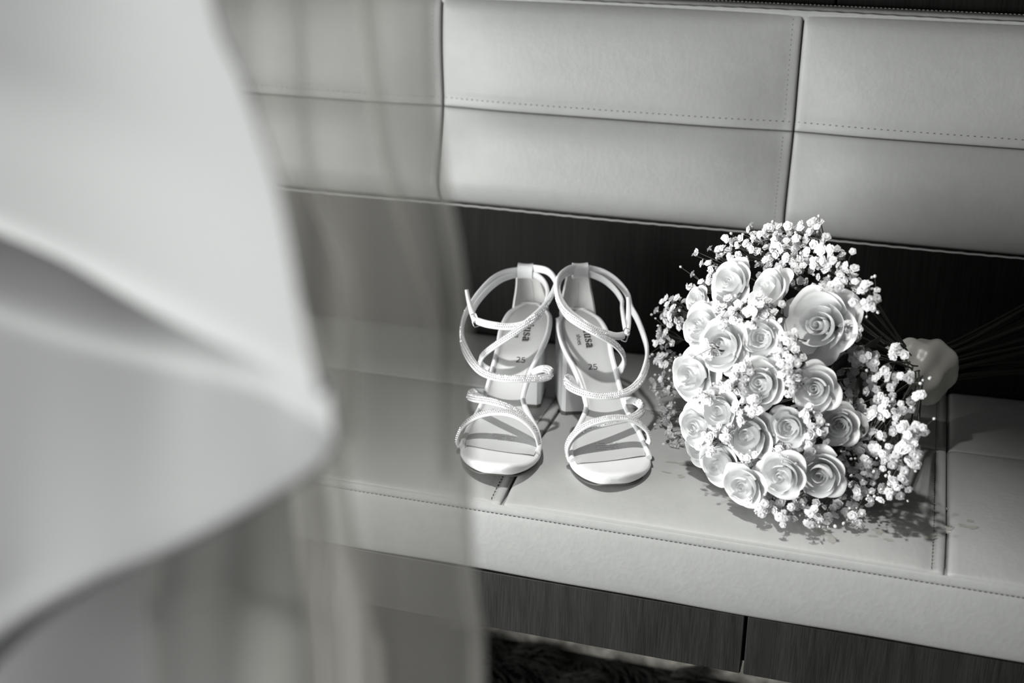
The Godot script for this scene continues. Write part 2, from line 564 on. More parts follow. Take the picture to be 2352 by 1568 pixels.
func area_light(called: String, at: Vector3, towards: Vector3, size: Vector2, energy: float, c: Color) -> void:
	var l := AreaLight3D.new()
	l.name = called
	l.area_size = size
	l.light_energy = energy
	l.light_color = c
	l.shadow_enabled = true
	l.area_range = 12.0
	l.area_attenuation = 2.0
	add_child(l)
	l.position = at
	l.look_at_from_position(at, towards, Vector3(0, 0, -1) if absf((towards - at).normalized().y) > 0.9 else Vector3.UP)


func slab(called: String, lo: Vector3, hi: Vector3, m: Material, parent: Node = self, ch := 0.0, kind := "") -> MeshInstance3D:
	var b := MB.new()
	b.box(lo, hi, ch)
	return obj(called, b.mesh(), m, parent, kind)


func room() -> void:
	var x0 := -1.4
	var x1 := 2.2
	var z1 := 2.9
	var top := 2.0
	slab("floor", Vector3(x0 - 0.1, FLOOR_Y - 0.1, WALL_Z - 0.1), Vector3(x1 + 0.1, FLOOR_Y, z1 + 0.1), M.carpet, self, 0.0, "structure")
	slab("ceiling", Vector3(x0 - 0.1, top, WALL_Z - 0.1), Vector3(x1 + 0.1, top + 0.1, z1 + 0.1), M.plaster, self, 0.0, "structure")
	slab("wall_right", Vector3(x1, FLOOR_Y, WALL_Z - 0.1), Vector3(x1 + 0.1, top, z1 + 0.1), M.plaster, self, 0.0, "structure")
	slab("wall_front", Vector3(x0 - 0.1, FLOOR_Y, z1), Vector3(x1 + 0.1, top, z1 + 0.1), M.plaster, self, 0.0, "structure")
	# left wall with its window opening
	var b := MB.new()
	b.box(Vector3(x0 - 0.1, FLOOR_Y, WALL_Z), Vector3(x0, top, 0.30))
	b.box(Vector3(x0 - 0.1, FLOOR_Y, 2.10), Vector3(x0, top, z1))
	b.box(Vector3(x0 - 0.1, FLOOR_Y, 0.30), Vector3(x0, -0.40, 2.10))
	b.box(Vector3(x0 - 0.1, 0.66, 0.30), Vector3(x0, top, 2.10))
	obj("wall_left", b.mesh(), M.plaster, self, "structure")
	var w := Node3D.new()
	w.name = "window_1"
	add_child(w)
	w.set_meta("kind", "structure")
	var f := MB.new()
	for zz in [0.30, 1.18, 2.06]:
		f.box(Vector3(x0 - 0.08, -0.40, zz), Vector3(x0 - 0.02, 0.66, zz + 0.04), 0.004)
	for yy in [-0.40, 0.62]:
		f.box(Vector3(x0 - 0.08, yy, 0.30), Vector3(x0 - 0.02, yy + 0.04, 2.10), 0.004)
	obj("window_frame", f.mesh(), M.plaster, w)
	var glass := mat(Color(0.95, 0.97, 0.97), 0.05)
	glass.transparency = BaseMaterial3D.TRANSPARENCY_ALPHA
	glass.albedo_color.a = 0.06
	slab("window_pane", Vector3(x0 - 0.055, -0.36, 0.34), Vector3(x0 - 0.05, 0.62, 1.18), glass, w)
	slab("window_pane", Vector3(x0 - 0.055, -0.36, 1.22), Vector3(x0 - 0.05, 0.62, 2.06), glass, w)

	# back wall: dark veneer panels with joints between them
	var wall := Node3D.new()
	wall.name = "wall_back"
	add_child(wall)
	wall.set_meta("kind", "structure")
	slab("wall_core", Vector3(x0 - 0.1, FLOOR_Y, WALL_Z - 0.1), Vector3(x1 + 0.1, top, WALL_Z - 0.012), M.dark, wall)
	var px := [-1.40, -0.693, 0.147, 0.987, 1.827, 2.2]
	for k in px.size() - 1:
		slab("wall_panel", Vector3(px[k] + 0.001, FLOOR_Y + 0.05, WALL_Z - 0.014), Vector3(px[k + 1] - 0.001, top, WALL_Z), M.wall, wall, 0.001)
	slab("baseboard_back", Vector3(x0, FLOOR_Y, WALL_Z - 0.012), Vector3(x1, FLOOR_Y + 0.05, WALL_Z + 0.006), M.trim, self, 0.002, "structure")

	# ceiling downlight: a white ring round a small glowing lens
	var lamp := thing("ceiling_downlight", "small round ceiling downlight above the bench", "ceiling lamp", Vector3(-0.22, top, 0.26))
	var rg := MB.new()
	var rr := []
	for q in [Vector2(0.050, 0.0), Vector2(0.075, 0.0), Vector2(0.076, -0.006), Vector2(0.070, -0.010), Vector2(0.052, -0.006), Vector2(0.050, 0.0)]:
		var ring := []
		for j in 32:
			var an := TAU * j / 32
			ring.append(Vector3(cos(an) * q.x, q.y, sin(an) * q.x))
		rr.append(ring)
	rg.grid(rr, true)
	obj("trim_ring", rg.mesh(), M.plaster, lamp)
	var glow := mat(Color(0.9, 0.9, 0.88), 0.5)
	glow.emission_enabled = true
	glow.emission = Color(1, 0.99, 0.97)
	glow.emission_energy_multiplier = 2.0
	var lensm := CylinderMesh.new()
	lensm.top_radius = 0.05
	lensm.bottom_radius = 0.045
	lensm.height = 0.006
	var lo := obj("lamp_lens", lensm, glow, lamp)
	lo.position = Vector3(0, -0.003, 0)

	# deep pile of the dark carpet where it shows under the bench
	var blade := MB.new()
	blade.grid([[Vector3(-0.0025, 0, 0), Vector3(0.0025, 0, 0)], [Vector3(-0.002, 0.010, 0.006), Vector3(0.003, 0.010, 0.006)], [Vector3(-0.001, 0.016, 0.020), Vector3(0.002, 0.016, 0.020)], [Vector3(0.0, 0.014, 0.034), Vector3(0.001, 0.014, 0.034)]])
	var places := []
	for k in 14000:
		var x := rng.randf_range(-0.75, 0.85)
		var z := rng.randf_range(-0.40, 0.02)
		var lock := sin(x * 61.0 + z * 33.0) + sin(x * 23.0 - z * 47.0 + 1.3)
		var tr := Transform3D(Basis(Vector3.UP, 0.75 + 0.5 * lock + rng.randf_range(-0.35, 0.35)).scaled(Vector3.ONE * rng.randf_range(0.7, 1.25)), Vector3(x, FLOOR_Y - 0.002 + 0.004 * lock, z))
		places.append(tr)
	var rug := MultiMesh.new()
	rug.transform_format = MultiMesh.TRANSFORM_3D
	rug.mesh = blade.mesh()
	rug.instance_count = places.size()
	for i in places.size():
		rug.set_instance_transform(i, places[i])
	var pile := MultiMeshInstance3D.new()
	pile.name = "carpet_pile"
	pile.multimesh = rug
	pile.material_override = M.pile
	pile.set_meta("kind", "stuff")
	pile.set_meta("label", "dark shaggy carpet pile on the floor under the bench")
	pile.set_meta("category", "carpet")
	add_child(pile)


# ---------------------------------------------------------------- bench
func samples(length: float, n: int, edge: float) -> Array:    # dense near both ends
	var out := []
	for e in [0.0, 0.08, 0.2, 0.4, 0.7, 1.0]:
		out.append(e * edge)
	for i in range(1, n):
		out.append(lerpf(edge, length - edge, float(i) / n))
	for e in [1.0, 0.7, 0.4, 0.2, 0.08, 0.0]:
		out.append(length - e * edge)
	return out


# shape(u, v) gives the height of the skin; the rim turns down by «skirt»
func pillow(o: Vector3, U: Vector3, V: Vector3, w: float, h: float, skirt: float, nu: int, nv: int, shape: Callable) -> ArrayMesh:
	var n := U.cross(V).normalized()
	var us := samples(w, nu, 0.016)
	var vs := samples(h, nv, 0.016)
	var rows := []
	var m: int = us.size()
	for v in vs:
		var row := []
		row.append(o + V * v - n * skirt + U * us[0])
		for u in us:
			row.append(o + U * u + V * v + n * shape.call(u, v))
		row.append(o + U * us[m - 1] + V * v - n * skirt)
		rows.append(row)
	var first := []
	var last := []
	for p in rows[0]:
		first.append(p - n * (skirt + (p - rows[0][0]).dot(n)) if true else p)
	for p in rows[-1]:
		last.append(p - n * (skirt + (p - rows[-1][0]).dot(n)))
	for k in first.size():
		first[k] = rows[0][k] - n * ((rows[0][k] - o).dot(n) + skirt)
		last[k] = rows[-1][k] - n * ((rows[-1][k] - o).dot(n) + skirt)
	rows.push_front(first)
	rows.push_back(last)
	var b := MB.new()
	b.grid(rows)
	return b.mesh()


func round_edge(d: float, r: float) -> float:    # how far a rounded edge of radius r has sunk at distance d from it
	if d >= r:
		return 0.0
	var t := 1.0 - d / r
	return r * (1.0 - sqrt(maxf(0.0, 1.0 - t * t)))


func stitches(called: String, pts: Array, pitch: float, size: Vector3, up: Vector3, m: Material, parent: Node) -> void:
	var b := MB.new()
	for k in pts.size() - 1:
		var a: Vector3 = pts[k]
		var c: Vector3 = pts[k + 1]
		var t := (c - a).normalized()
		var s := up.cross(t).normalized()
		var n := int(a.distance_to(c) / pitch)
		for i in n:
			var p := a.lerp(c, (i + 0.5) / n)
			var q := []
			for e in [-1.0, 1.0]:
				var ring := []
				for f in [[-1.0, -0.6], [1.0, -0.6], [0.7, 1.0], [-0.7, 1.0]]:
					ring.append(p + t * e * size.x / 2 * (1.0 if f[1] < 0 else 0.7) + s * f[0] * size.y / 2 + up * f[1] * size.z / 2)
				q.append(ring)
			b.grid(q, true)
			b.cap(q[0], true)
			b.cap(q[1])
	obj(called, b.mesh(), m, parent, "stuff")


func seat_front_drop(z: float) -> float:
	var t := clampf((z + 0.085) / 0.085, 0.0, 1.0)
	return 0.0125 * t * t


func bench() -> void:
	var bn := thing("upholstered_bench", "long light grey leather banquette with stitched panels and dark wood apron", "bench")
	var zmid := -0.2454
	var zback := -0.4165
	for k in range(-3, 4):
		var x := SEAT_SEAM + k * PANEL_W
		var near := k >= -1 and k <= 1
		# seat, front row: skin over a soft pad, rounded over at the front
		var depth := -zmid
		var front := func(u: float, v: float) -> float:       # v = 0 at the front edge
			var hx := 1.0 - pow(absf(2 * u / PANEL_W - 1.0), 6.0)
			var hz := 1.0 - pow(absf(2 * v / depth - 1.0), 6.0)
			var y := 0.0045 * hx * hz
			y -= seat_front_drop(-v)
			y -= round_edge(u, 0.007) * 0.9 + round_edge(PANEL_W - u, 0.0035) + round_edge(v, 0.003) * 0.8 + round_edge(depth - v, 0.006) * 0.7
			y -= 0.0012 * exp(-pow((PANEL_W - 0.0115 - u) / 0.0018, 2.0))
			return y
		# U x V must point up: U along +x, V along -z
		obj("seat_panel", pillow(Vector3(x + 0.0004, 0, 0), Vector3.RIGHT, Vector3.FORWARD, PANEL_W - 0.0008, depth - 0.0004, 0.03, 40 if near else 10, 26 if near else 8, front), M.leather, bn)
		var d2 := zmid - zback
		var rear := func(u: float, v: float) -> float:
			var hx := 1.0 - pow(absf(2 * u / PANEL_W - 1.0), 4.0)
			var hz := 1.0 - pow(absf(2 * v / d2 - 1.0), 4.0)
			var y := 0.006 * hx * hz
			y -= round_edge(u, 0.007) * 0.9 + round_edge(PANEL_W - u, 0.0035) + round_edge(v, 0.004) * 0.6 + round_edge(d2 - v, 0.012)
			y -= 0.0012 * exp(-pow((PANEL_W - 0.0115 - u) / 0.0018, 2.0))
			y -= 0.0006 * exp(-pow((v - 0.010) / 0.0016, 2.0))
			return y
		obj("seat_panel", pillow(Vector3(x + 0.0004, 0, zmid - 0.0002), Vector3.RIGHT, Vector3.FORWARD, PANEL_W - 0.0008, d2 - 0.0002, 0.03, 30 if near else 10, 20 if near else 8, rear), M.leather, bn)
		var sx := x + PANEL_W - 0.0115
		var line := []
		for i in 15:
			var z := lerpf(-0.003, zback + 0.01, i / 14.0)
			line.append(Vector3(sx, 0.0008 - seat_front_drop(z), z))
		if k >= -2 and k <= 1:
			stitches("seam_stitching", line, 0.0044, Vector3(0.0028, 0.0009, 0.0009), Vector3.UP, M.thread, bn)
	# seat core and front band
	slab("seat_base", Vector3(SEAT_SEAM - 3 * PANEL_W, -0.088, zback), Vector3(SEAT_SEAM + 4 * PANEL_W, -0.031, -0.012), M.dark, bn)
	var x0 := SEAT_SEAM - 3 * PANEL_W
	var x1 := SEAT_SEAM + 4 * PANEL_W
	var prof := [Vector2(-0.0300, -0.0140), Vector2(-0.0020, -0.0140), Vector2(-0.0006, -0.0142), Vector2(0.0006, -0.0150), Vector2(0.0013, -0.0165), Vector2(0.0022, -0.0200), Vector2(0.0020, -0.0222), Vector2(0.0014, -0.0229), Vector2(0.0022, -0.0236), Vector2(0.0034, -0.0300), Vector2(0.0052, -0.0450), Vector2(0.0056, -0.0620), Vector2(0.0044, -0.0780), Vector2(0.0020, -0.0870), Vector2(-0.0016, -0.0912), Vector2(-0.0060, -0.0921), Vector2(-0.0300, -0.0921)]
	var rows := []
	for q in prof:
		var row := []
		for i in 121:
			var x := lerpf(x1, x0, i / 120.0)
			var wob := 0.0009 * sin(x * 13.0) * smoothstep(-0.02, -0.09, q.y)
			row.append(Vector3(x, q.y + (0.0004 * sin(x * 31.0) if q.y < -0.08 else 0.0), q.x + wob))
		rows.append(row)
	rows.reverse()
	var fb := MB.new()
	for r in rows:
		r.reverse()
	fb.grid(rows)
	obj("front_band", fb.mesh(), M.leather, bn)
	stitches("front_stitching", [Vector3(-0.9, -0.0227, 0.0017), Vector3(0.9, -0.0227, 0.0017)], 0.0046, Vector3(0.0027, 0.0010, 0.0010), Vector3(0, 0, 1), M.thread_dark, bn)

	# apron boards under the seat, open below
	for k in 4:
		var a: float = [-1.36, -0.694, 0.1456, 0.9856][k]
		var b: float = [-0.694, 0.1456, 0.9856, 1.578][k]
		slab("apron_board", Vector3(a + 0.0014, -0.1603, -0.024), Vector3(b - 0.0014, -0.0945, -0.004), M.wood, bn, 0.0012)
	slab("apron_rail", Vector3(x0, -0.158, -0.034), Vector3(x1, -0.090, -0.0245), M.dark, bn)
	for lx in [-1.32, 1.54]:
		for lz in [-0.36, -0.05]:
			slab("bench_leg", Vector3(lx - 0.03, FLOOR_Y, lz - 0.03), Vector3(lx + 0.03, -0.088, lz + 0.03), M.dark, bn, 0.002)
	slab("bench_plinth", Vector3(-0.86, FLOOR_Y, -0.40), Vector3(-0.42, -0.088, -0.06), M.dark, bn, 0.002)
	# backrest, two rows of pillowed panels leaning back a little
	var lean := 0.0863
	var V := Vector3(0, 1, -lean).normalized()
	var yb := 0.1813
	var ym := 0.299
	var yt := 0.430
	var at := func(y: float) -> Vector3: return Vector3(0, y, -0.3704 - lean * (y - yb))
	for k in range(-3, 4):
		var x := BACK_SEAM + k * PANEL_W
		var near := k >= -2 and k <= 1
		for r in 2:
			var lo: Vector3 = at.call([yb, ym][r])
			var hi: Vector3 = at.call([ym, yt][r])
			var h := lo.distance_to(hi)
			var skin := func(u: float, v: float) -> float: return back_skin(u, v, r, h)
			obj("backrest_panel", pillow(lo + Vector3(x + 0.0004, 0, 0), Vector3.RIGHT, V, PANEL_W - 0.0008, h - 0.0004, 0.022, 44 if near else 10, 24 if near else 8, skin), M.leather, bn)
		if near:
			var n := Vector3.RIGHT.cross(V).normalized()
			for r in 2:
				var lo: Vector3 = at.call([yb, ym][r])
				var h := lo.distance_to(at.call([ym, yt][r]))
				var vline := []
				for i in 25:
					var v := lerpf(0.010 if r == 0 else 0.0, h - 0.001, i / 24.0)
					vline.append(lo + Vector3(x + PANEL_W - 0.0105, 0, 0) + V * v + n * (back_skin(PANEL_W - 0.0105, v, r, h) + 0.0004))
				stitches("seam_stitching", vline, 0.0042, Vector3(0.0022, 0.0009, 0.0009), n, M.thread, bn)
			var hu := at.call(ym).distance_to(at.call(yt)) as float
			var hline := []
			for i in 61:
				var u := lerpf(0.002, PANEL_W - 0.002, i / 60.0)
				hline.append(at.call(ym) + Vector3(x + u, 0, 0) + V * 0.0105 + n * (back_skin(u, 0.0105, 1, hu) + 0.0004))
			stitches("seam_stitching", hline, 0.0044, Vector3(0.0022, 0.0009, 0.0009), n, M.thread, bn)
	# board behind the panels, top band and piping
	var bx0 := BACK_SEAM - 3 * PANEL_W
	var bx1 := BACK_SEAM + 4 * PANEL_W
	slab("backrest_board", Vector3(bx0, yb + 0.004, WALL_Z), Vector3(bx1, yt - 0.004, -0.398), M.dark, bn)
	var tb := MB.new()
	var trow := []
	for q in [Vector2(-0.4165, 0.428), Vector2(-0.4160, 0.4335), Vector2(-0.4120, 0.4352), Vector2(-0.4050, 0.4352), Vector2(-0.3985, 0.4342), Vector2(-0.3950, 0.4318), Vector2(-0.3940, 0.4280), Vector2(-0.3945, 0.4200)]:
		var row := []
		for i in 61:
			row.append(Vector3(lerpf(bx0, bx1, i / 60.0), q.y, q.x))
		trow.append(row)
	trow.reverse()
	tb.grid(trow)
	obj("backrest_top_band", tb.mesh(), M.leather, bn)
	stitches("top_stitching", [Vector3(-0.9, 0.4356, -0.4066), Vector3(1.0, 0.4356, -0.4066)], 0.0044, Vector3(0.0026, 0.0009, 0.0008), Vector3.UP, M.thread_light, bn)
	for e in [[0.4292, -0.3918, 0.0016], [0.1800, -0.3768, 0.0012]]:
		var path := []
		for i in 401:
			var x := lerpf(bx0, bx1, i / 400.0)
			path.append(Vector3(x, e[0] + 0.0005 * sin(x * 17.0) + 0.0003 * sin(x * 1400.0), e[1]))
		var pb := MB.new()
		pb.tube(path, e[2], e[2], 7)
		obj("piping", pb.mesh(), M.leather, bn)
	# damp marks left by the wet bouquet
	damp(bn)


func back_skin(u: float, v: float, r: int, h: float) -> float:
	var fx := absf(2 * u / PANEL_W - 1.0)
	var fy := absf(2 * v / h - 1.0)
	var y := 0.013 * (1.0 - pow(fx, 3.0)) * (1.0 - pow(fy, 3.0))
	# pulled in hardest where the seams cross
	var jv := h - v if r == 0 else v
	for ju in [u, PANEL_W - u]:
		y -= 0.011 * exp(-(ju * ju + jv * jv) / 0.0030)
	y -= round_edge(u, 0.006) * 0.9 + round_edge(PANEL_W - u, 0.0035)
	y -= 0.0011 * exp(-pow((PANEL_W - 0.0105 - u) / 0.0016, 2.0))
	if r == 0:
		y -= round_edge(v, 0.034) * 0.75 + round_edge(h - v, 0.004) * 0.7
	else:
		y -= round_edge(h - v, 0.016) * 0.7 + round_edge(v, 0.003) * 0.7
		y -= 0.0009 * exp(-pow((v - 0.0105) / 0.0016, 2.0))
	return y


func damp(bn: Node3D) -> void:
	var spots := []
	for s in [[0.295, -0.055, 0.030, 0.010, 9], [0.255, -0.035, 0.030, 0.007, 8], [0.300, -0.095, 0.018, 0.016, 8], [0.335, -0.075, 0.010, 0.010, 4], [0.060, -0.115, 0.020, 0.012, 8], [0.065, -0.085, 0.014, 0.004, 3], [0.205, -0.025, 0.016, 0.004, 5], [0.130, -0.050, 0.030, 0.006, 4]]:
		for i in int(s[4]):
			spots.append([s[0] + rng.randfn(0, s[2] * 0.6), s[1] + rng.randfn(0, s[3] * 0.7), rng.randf_range(0.0012, 0.0042)])
	for s in spots:
		var b := MB.new()
		var ring := []
		var n := 13
		var ph := rng.randf() * TAU
		for j in n:
			var f := TAU * j / n
			var r: float = s[2] * (1.0 + 0.35 * sin(2 * f + ph) + 0.2 * sin(5 * f + ph * 2))
			var p := Vector3(s[0] + cos(f) * r * 1.5, 0, s[1] - sin(f) * r * 0.8)
			p.y = seat_y(p.x, p.z) + 0.0002
			ring.append(p)
		b.cap(ring)
		obj("damp_mark", b.mesh(), M.damp, bn)


func seat_y(x: float, z: float) -> float:
	var u := fposmod(x - SEAT_SEAM, PANEL_W)
	var depth := 0.2454
	var v := -z
	var y := 0.0
	if v < depth:
		y = 0.0045 * (1.0 - pow(absf(2 * u / PANEL_W - 1.0), 6.0)) * (1.0 - pow(absf(2 * v / depth - 1.0), 6.0)) - seat_front_drop(z)
	return y - round_edge(u, 0.007) * 0.9 - round_edge(PANEL_W - u, 0.0035)


# ---------------------------------------------------------------- sandals
func top_of(s: float) -> float:
	return table_smooth(TOP_S, TOP_H, s)


func half_outer(s: float) -> float:            # the toe ends in an oval
	if s > 0.205:
		return 0.0468 * sqrt(maxf(0.0, 1.0 - pow((s - 0.205) / 0.0512, 2.0)))
	return table_smooth(OUT_S, OUT_O, s)


func half_inner(s: float) -> float:
	if s > 0.205:
		return 0.0372 * sqrt(maxf(0.0, 1.0 - pow((s - 0.205) / 0.0512, 2.0)))
	return table_smooth(OUT_S, OUT_I, s)


func sole_thickness(s: float) -> float:
	return table([-0.01, 0.07, 0.12, 0.17, 0.21, 0.256], [0.006, 0.006, 0.006, 0.008, 0.0125, 0.0135], s)


func sandal(called: String, label: String, at: Vector3, dir: Vector2, straps: Dictionary, outer: float) -> void:
	var f := Vector3(dir.x, 0, dir.y).normalized()
	var r := Vector3(f.z, 0, -f.x)
	var t := thing(called, label, "sandal", at, "pair of bridal sandals")
	t.basis = Basis(r, Vector3.UP, f)
	# sole: a curved slab along the outline, white above, dark below
	var ss := []
	for i in 110:
		var q := i / 109.0
		ss.append(lerpf(-0.006, 0.256, 0.5 - 0.5 * cos(PI * q)))
	var rows := []
	var lower := []
	for s in ss:
		var wo := half_outer(s)
		var wi := half_inner(s)
		wo = maxf(wo, 0.0004)
		wi = maxf(wi, 0.0004)
		var y1 := top_of(s)
		var th := sole_thickness(s)
		if s > 0.248:
			var nose: float = (s - 0.248) / 0.0081
			th *= sqrt(maxf(0.02, 1.0 - nose * nose))
			y1 -= (sole_thickness(s) - th) / 2
		var ring := []
		var low := []
		for j in 28:
			var a := TAU * j / 28
			var cx := signf(cos(a)) * pow(absf(cos(a)), 0.45)
			var cy := signf(sin(a)) * pow(absf(sin(a)), 0.55)
			var hw := wo if cx * outer > 0 else wi
			var y := y1 - th / 2 + cy * th / 2
			# the toe tucks in towards its underside
			var tuck := 1.0 - 0.10 * clampf(-cy, 0, 1) * smoothstep(0.19, 0.25, s)
			ring.append(Vector3(cx * hw * tuck, y, s))
			low.append(Vector3(cx * hw * 0.93, y1 - th - 0.0012 + cy * 0.0014, 0.125 + (s - 0.125) * 0.985))
		rows.append(ring)
		lower.append(low)
	var sole := MB.new()
	sole.grid(rows, true)
	sole.cap(rows[0], true)
	sole.cap(rows[-1])
	obj("platform", sole.mesh(), M.shoe, t)
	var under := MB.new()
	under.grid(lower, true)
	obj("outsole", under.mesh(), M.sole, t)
	# insole with a slightly raised white rim
	var ins := MB.new()
	var irows := []
	for i in 60:
		var s := lerpf(-0.0035, 0.2165, i / 59.0)
		var row := []
		for j in 15:
			var u := j / 14.0 * 2 - 1
			var hw := (half_outer(s) if u * outer > 0 else half_inner(s)) * 0.965 - 0.0034
			hw = maxf(hw, 0.001)
			# the front edge of the insole runs a little askew
			var sk := s - 0.006 * u * outer * smoothstep(0.17, 0.2165, s) + 0.004 * (1.0 - u * u) * smoothstep(0.17, 0.2165, s)
			row.append(Vector3(u * hw, top_of(s) + 0.0009 - 0.0012 * pow(absf(u), 8.0) + 0.0006 * u * u, sk))
		irows.append(row)
	irows.reverse()
	ins.grid(irows)
	obj("insole", ins.mesh(), M.insole, t)
	var edge := []
	for i in 56:
		var s := lerpf(0.215, 0.0, i / 55.0)
		edge.append(Vector3(outer * (half_outer(s) - 0.0022), top_of(s) - 0.0002, s))
	for i in 9:
		var a := PI / 2 * (i - 4) / 4.0 * 0.9
		edge.append(Vector3(-outer * sin(a) * half_outer(0.0), top_of(0) + 0.0002, -0.0045 * cos(a)))
	for i in 56:
		var s := lerpf(0.0, 0.215, i / 55.0)
		edge.append(Vector3(-outer * (half_inner(s) - 0.0022), top_of(s) - 0.0002, s))
	var rim := MB.new()
	rim.tube(edge, 0.0030, 0.0030, 8)
	obj("rim", rim.mesh(), M.shoe, t)
	print_insole(t, outer)
	# block heel
	heel(t, outer)
	counter(t, straps)
	# straps
	var wide := 0.0088
	strap(t, "toe_strap", straps.toe, 0.0105, 3, 0.0, 1.0)
	strap(t, "cross_strap", straps.cross, wide, 3, 0.08, 1.0)
	strap(t, "instep_strap", straps.instep, wide, 3, 0.05, 1.0)
	strap(t, "wrap_strap", straps.wrap, wide, 3, 0.06, 1.0)
	strap(t, "ankle_strap", straps.ankle, 0.0082, 2, 0.0, 0.84)
	strap(t, "back_strap", straps.back, 0.0078, 2, 0.12, 1.0)
	strap(t, "strap_end", straps.end, 0.0075, 0, 0.0, 1.0)
	buckle(t, points(straps.ankle)[-1], outer)


func width_dir(s: float) -> Vector3:
	if s < 0.14:
		return Vector3(0, -1, 0).lerp(Vector3(0, -0.6, 0.8), smoothstep(0.075, 0.13, s)).normalized()
	return Vector3(0, -0.6, 0.8).lerp(Vector3(0, -0.22, 0.97), smoothstep(0.15, 0.19, s)).normalized()


func strap(t: Node3D, called: String, nums: Array, width: float, rows_of: int, from: float, to: float) -> void:
	var raw := points(nums)
	var length := 0.0
	for i in raw.size() - 1:
		length += raw[i].distance_to(raw[i + 1])
	var n := maxi(14, int(length / 0.004))
	var path := smooth(raw, n)
	var rings := []
	var frames := []
	for i in n:
		var p: Vector3 = path[i]
		var tan: Vector3 = (path[mini(i + 1, n - 1)] - path[maxi(i - 1, 0)]).normalized()
		var w := width_dir(p.z)
		w = (w - tan * w.dot(tan)).normalized()
		var out := tan.cross(w).normalized()
		var spine := Vector3(0, top_of(p.z), p.z - 0.012) if p.z > 0.165 else Vector3(0, p.y - 0.012, 0.055)
		if out.dot(p - spine) < 0:
			out = -out
		if called == "strap_end":
			w = (Vector3(1, 0, 0.4) - tan * Vector3(1, 0, 0.4).dot(tan)).normalized()
			out = tan.cross(w).normalized()
		frames.append([p, w, out, tan])
	# keep the frame from flipping along the strap
	for i in range(1, n):
		if frames[i][1].dot(frames[i - 1][1]) < 0:
			frames[i][1] = -frames[i][1]
	for i in n:
		var ring := []
		var fr: Array = frames[i]
		var taper := 1.0
		if called == "strap_end":
			taper = lerpf(1.0, 0.55, float(i) / n)
		for j in 14:
			var a := TAU * j / 14
			var cw := signf(cos(a)) * pow(absf(cos(a)), 0.7)
			ring.append(fr[0] + fr[1] * cw * width / 2 * taper + fr[2] * sin(a) * 0.0020)
		rings.append(ring)
	var b := MB.new()
	b.grid(rings, true)
	b.cap(rings[0], true)
	b.cap(rings[n - 1])
	var o := obj(called, b.mesh(), M.shoe, t)
	if rows_of == 0:
		return
	# rows of small cut stones along the outside
	var gems := MB.new()
	var cnt := int(length / 0.0022)
	for i in cnt:
		var q := (i + 0.5) / cnt
		if q < from or q > to:
			continue
		var at := q * (n - 1)
		var k := mini(int(at), n - 2)
		var g := at - k
		var p: Vector3 = frames[k][0].lerp(frames[k + 1][0], g)
		var w: Vector3 = frames[k][1].lerp(frames[k + 1][1], g).normalized()
		var out: Vector3 = frames[k][2].lerp(frames[k + 1][2], g).normalized()
		var tan: Vector3 = frames[k][3]
		for j in rows_of:
			var off := (j - (rows_of - 1) / 2.0) * 0.0024
			var wob := Vector3(rng.randfn(), rng.randfn(), rng.randfn()) * 0.12
			gems.stone(p + w * off + out * (0.0019 - absf(off) * 0.09) + tan * (0.0012 if j % 2 else 0.0), (out + w * off * 60.0 + wob).normalized(), tan, 0.00105)
	obj("rhinestones", gems.mesh(), M.stone, o, "stuff")


func heel(t: Node3D, outer: float) -> void:
	var ring := func(a: float, s0: float, s1: float, y: float, follow: bool) -> Array:
		var out := []
		var c := 0.004
		var lo := -a if outer < 0 else -0.0245      # the inner side is cut straighter on the left one
		var hi := 0.0205 if outer < 0 else a
		for q in [[lo + c, s0], [hi - c, s0], [hi, s0 + c], [hi, s1 - c], [hi - c, s1], [lo + c, s1], [lo, s1 - c], [lo, s0 + c]]:
			out.append(Vector3(q[0], top_of(q[1]) - 0.005 if follow else y, q[1]))
		return out
	var lv := [ring.call(0.0245, 0.013, 0.071, 0.006, false), ring.call(0.0247, 0.012, 0.071, 0.03, false), ring.call(0.0247, 0.007, 0.071, 0.06, false), ring.call(0.0245, 0.003, 0.072, 0.0, true)]
	lv.reverse()
	var b := MB.new()
	b.grid(lv, true)
	b.cap(lv[-1])
	b.cap(lv[0], true)
	var h := obj("block_heel", sharp(b), M.shoe, t)
	var c := MB.new()
	var tp := [ring.call(0.0243, 0.0132, 0.0708, 0.006, false), ring.call(0.0243, 0.0132, 0.0708, 0.0, false)]
	c.grid(tp, true)
	c.cap(tp[1])
	c.cap(tp[0], true)
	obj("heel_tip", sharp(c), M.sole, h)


func sharp(b: MB) -> ArrayMesh:                 # the same mesh with every face flat
	var f := MB.new()
	for k in range(0, b.I.size(), 3):
		for j in 3:
			f.I.append(f.vert(b.P[b.I[k + j]]))
	return f.mesh()


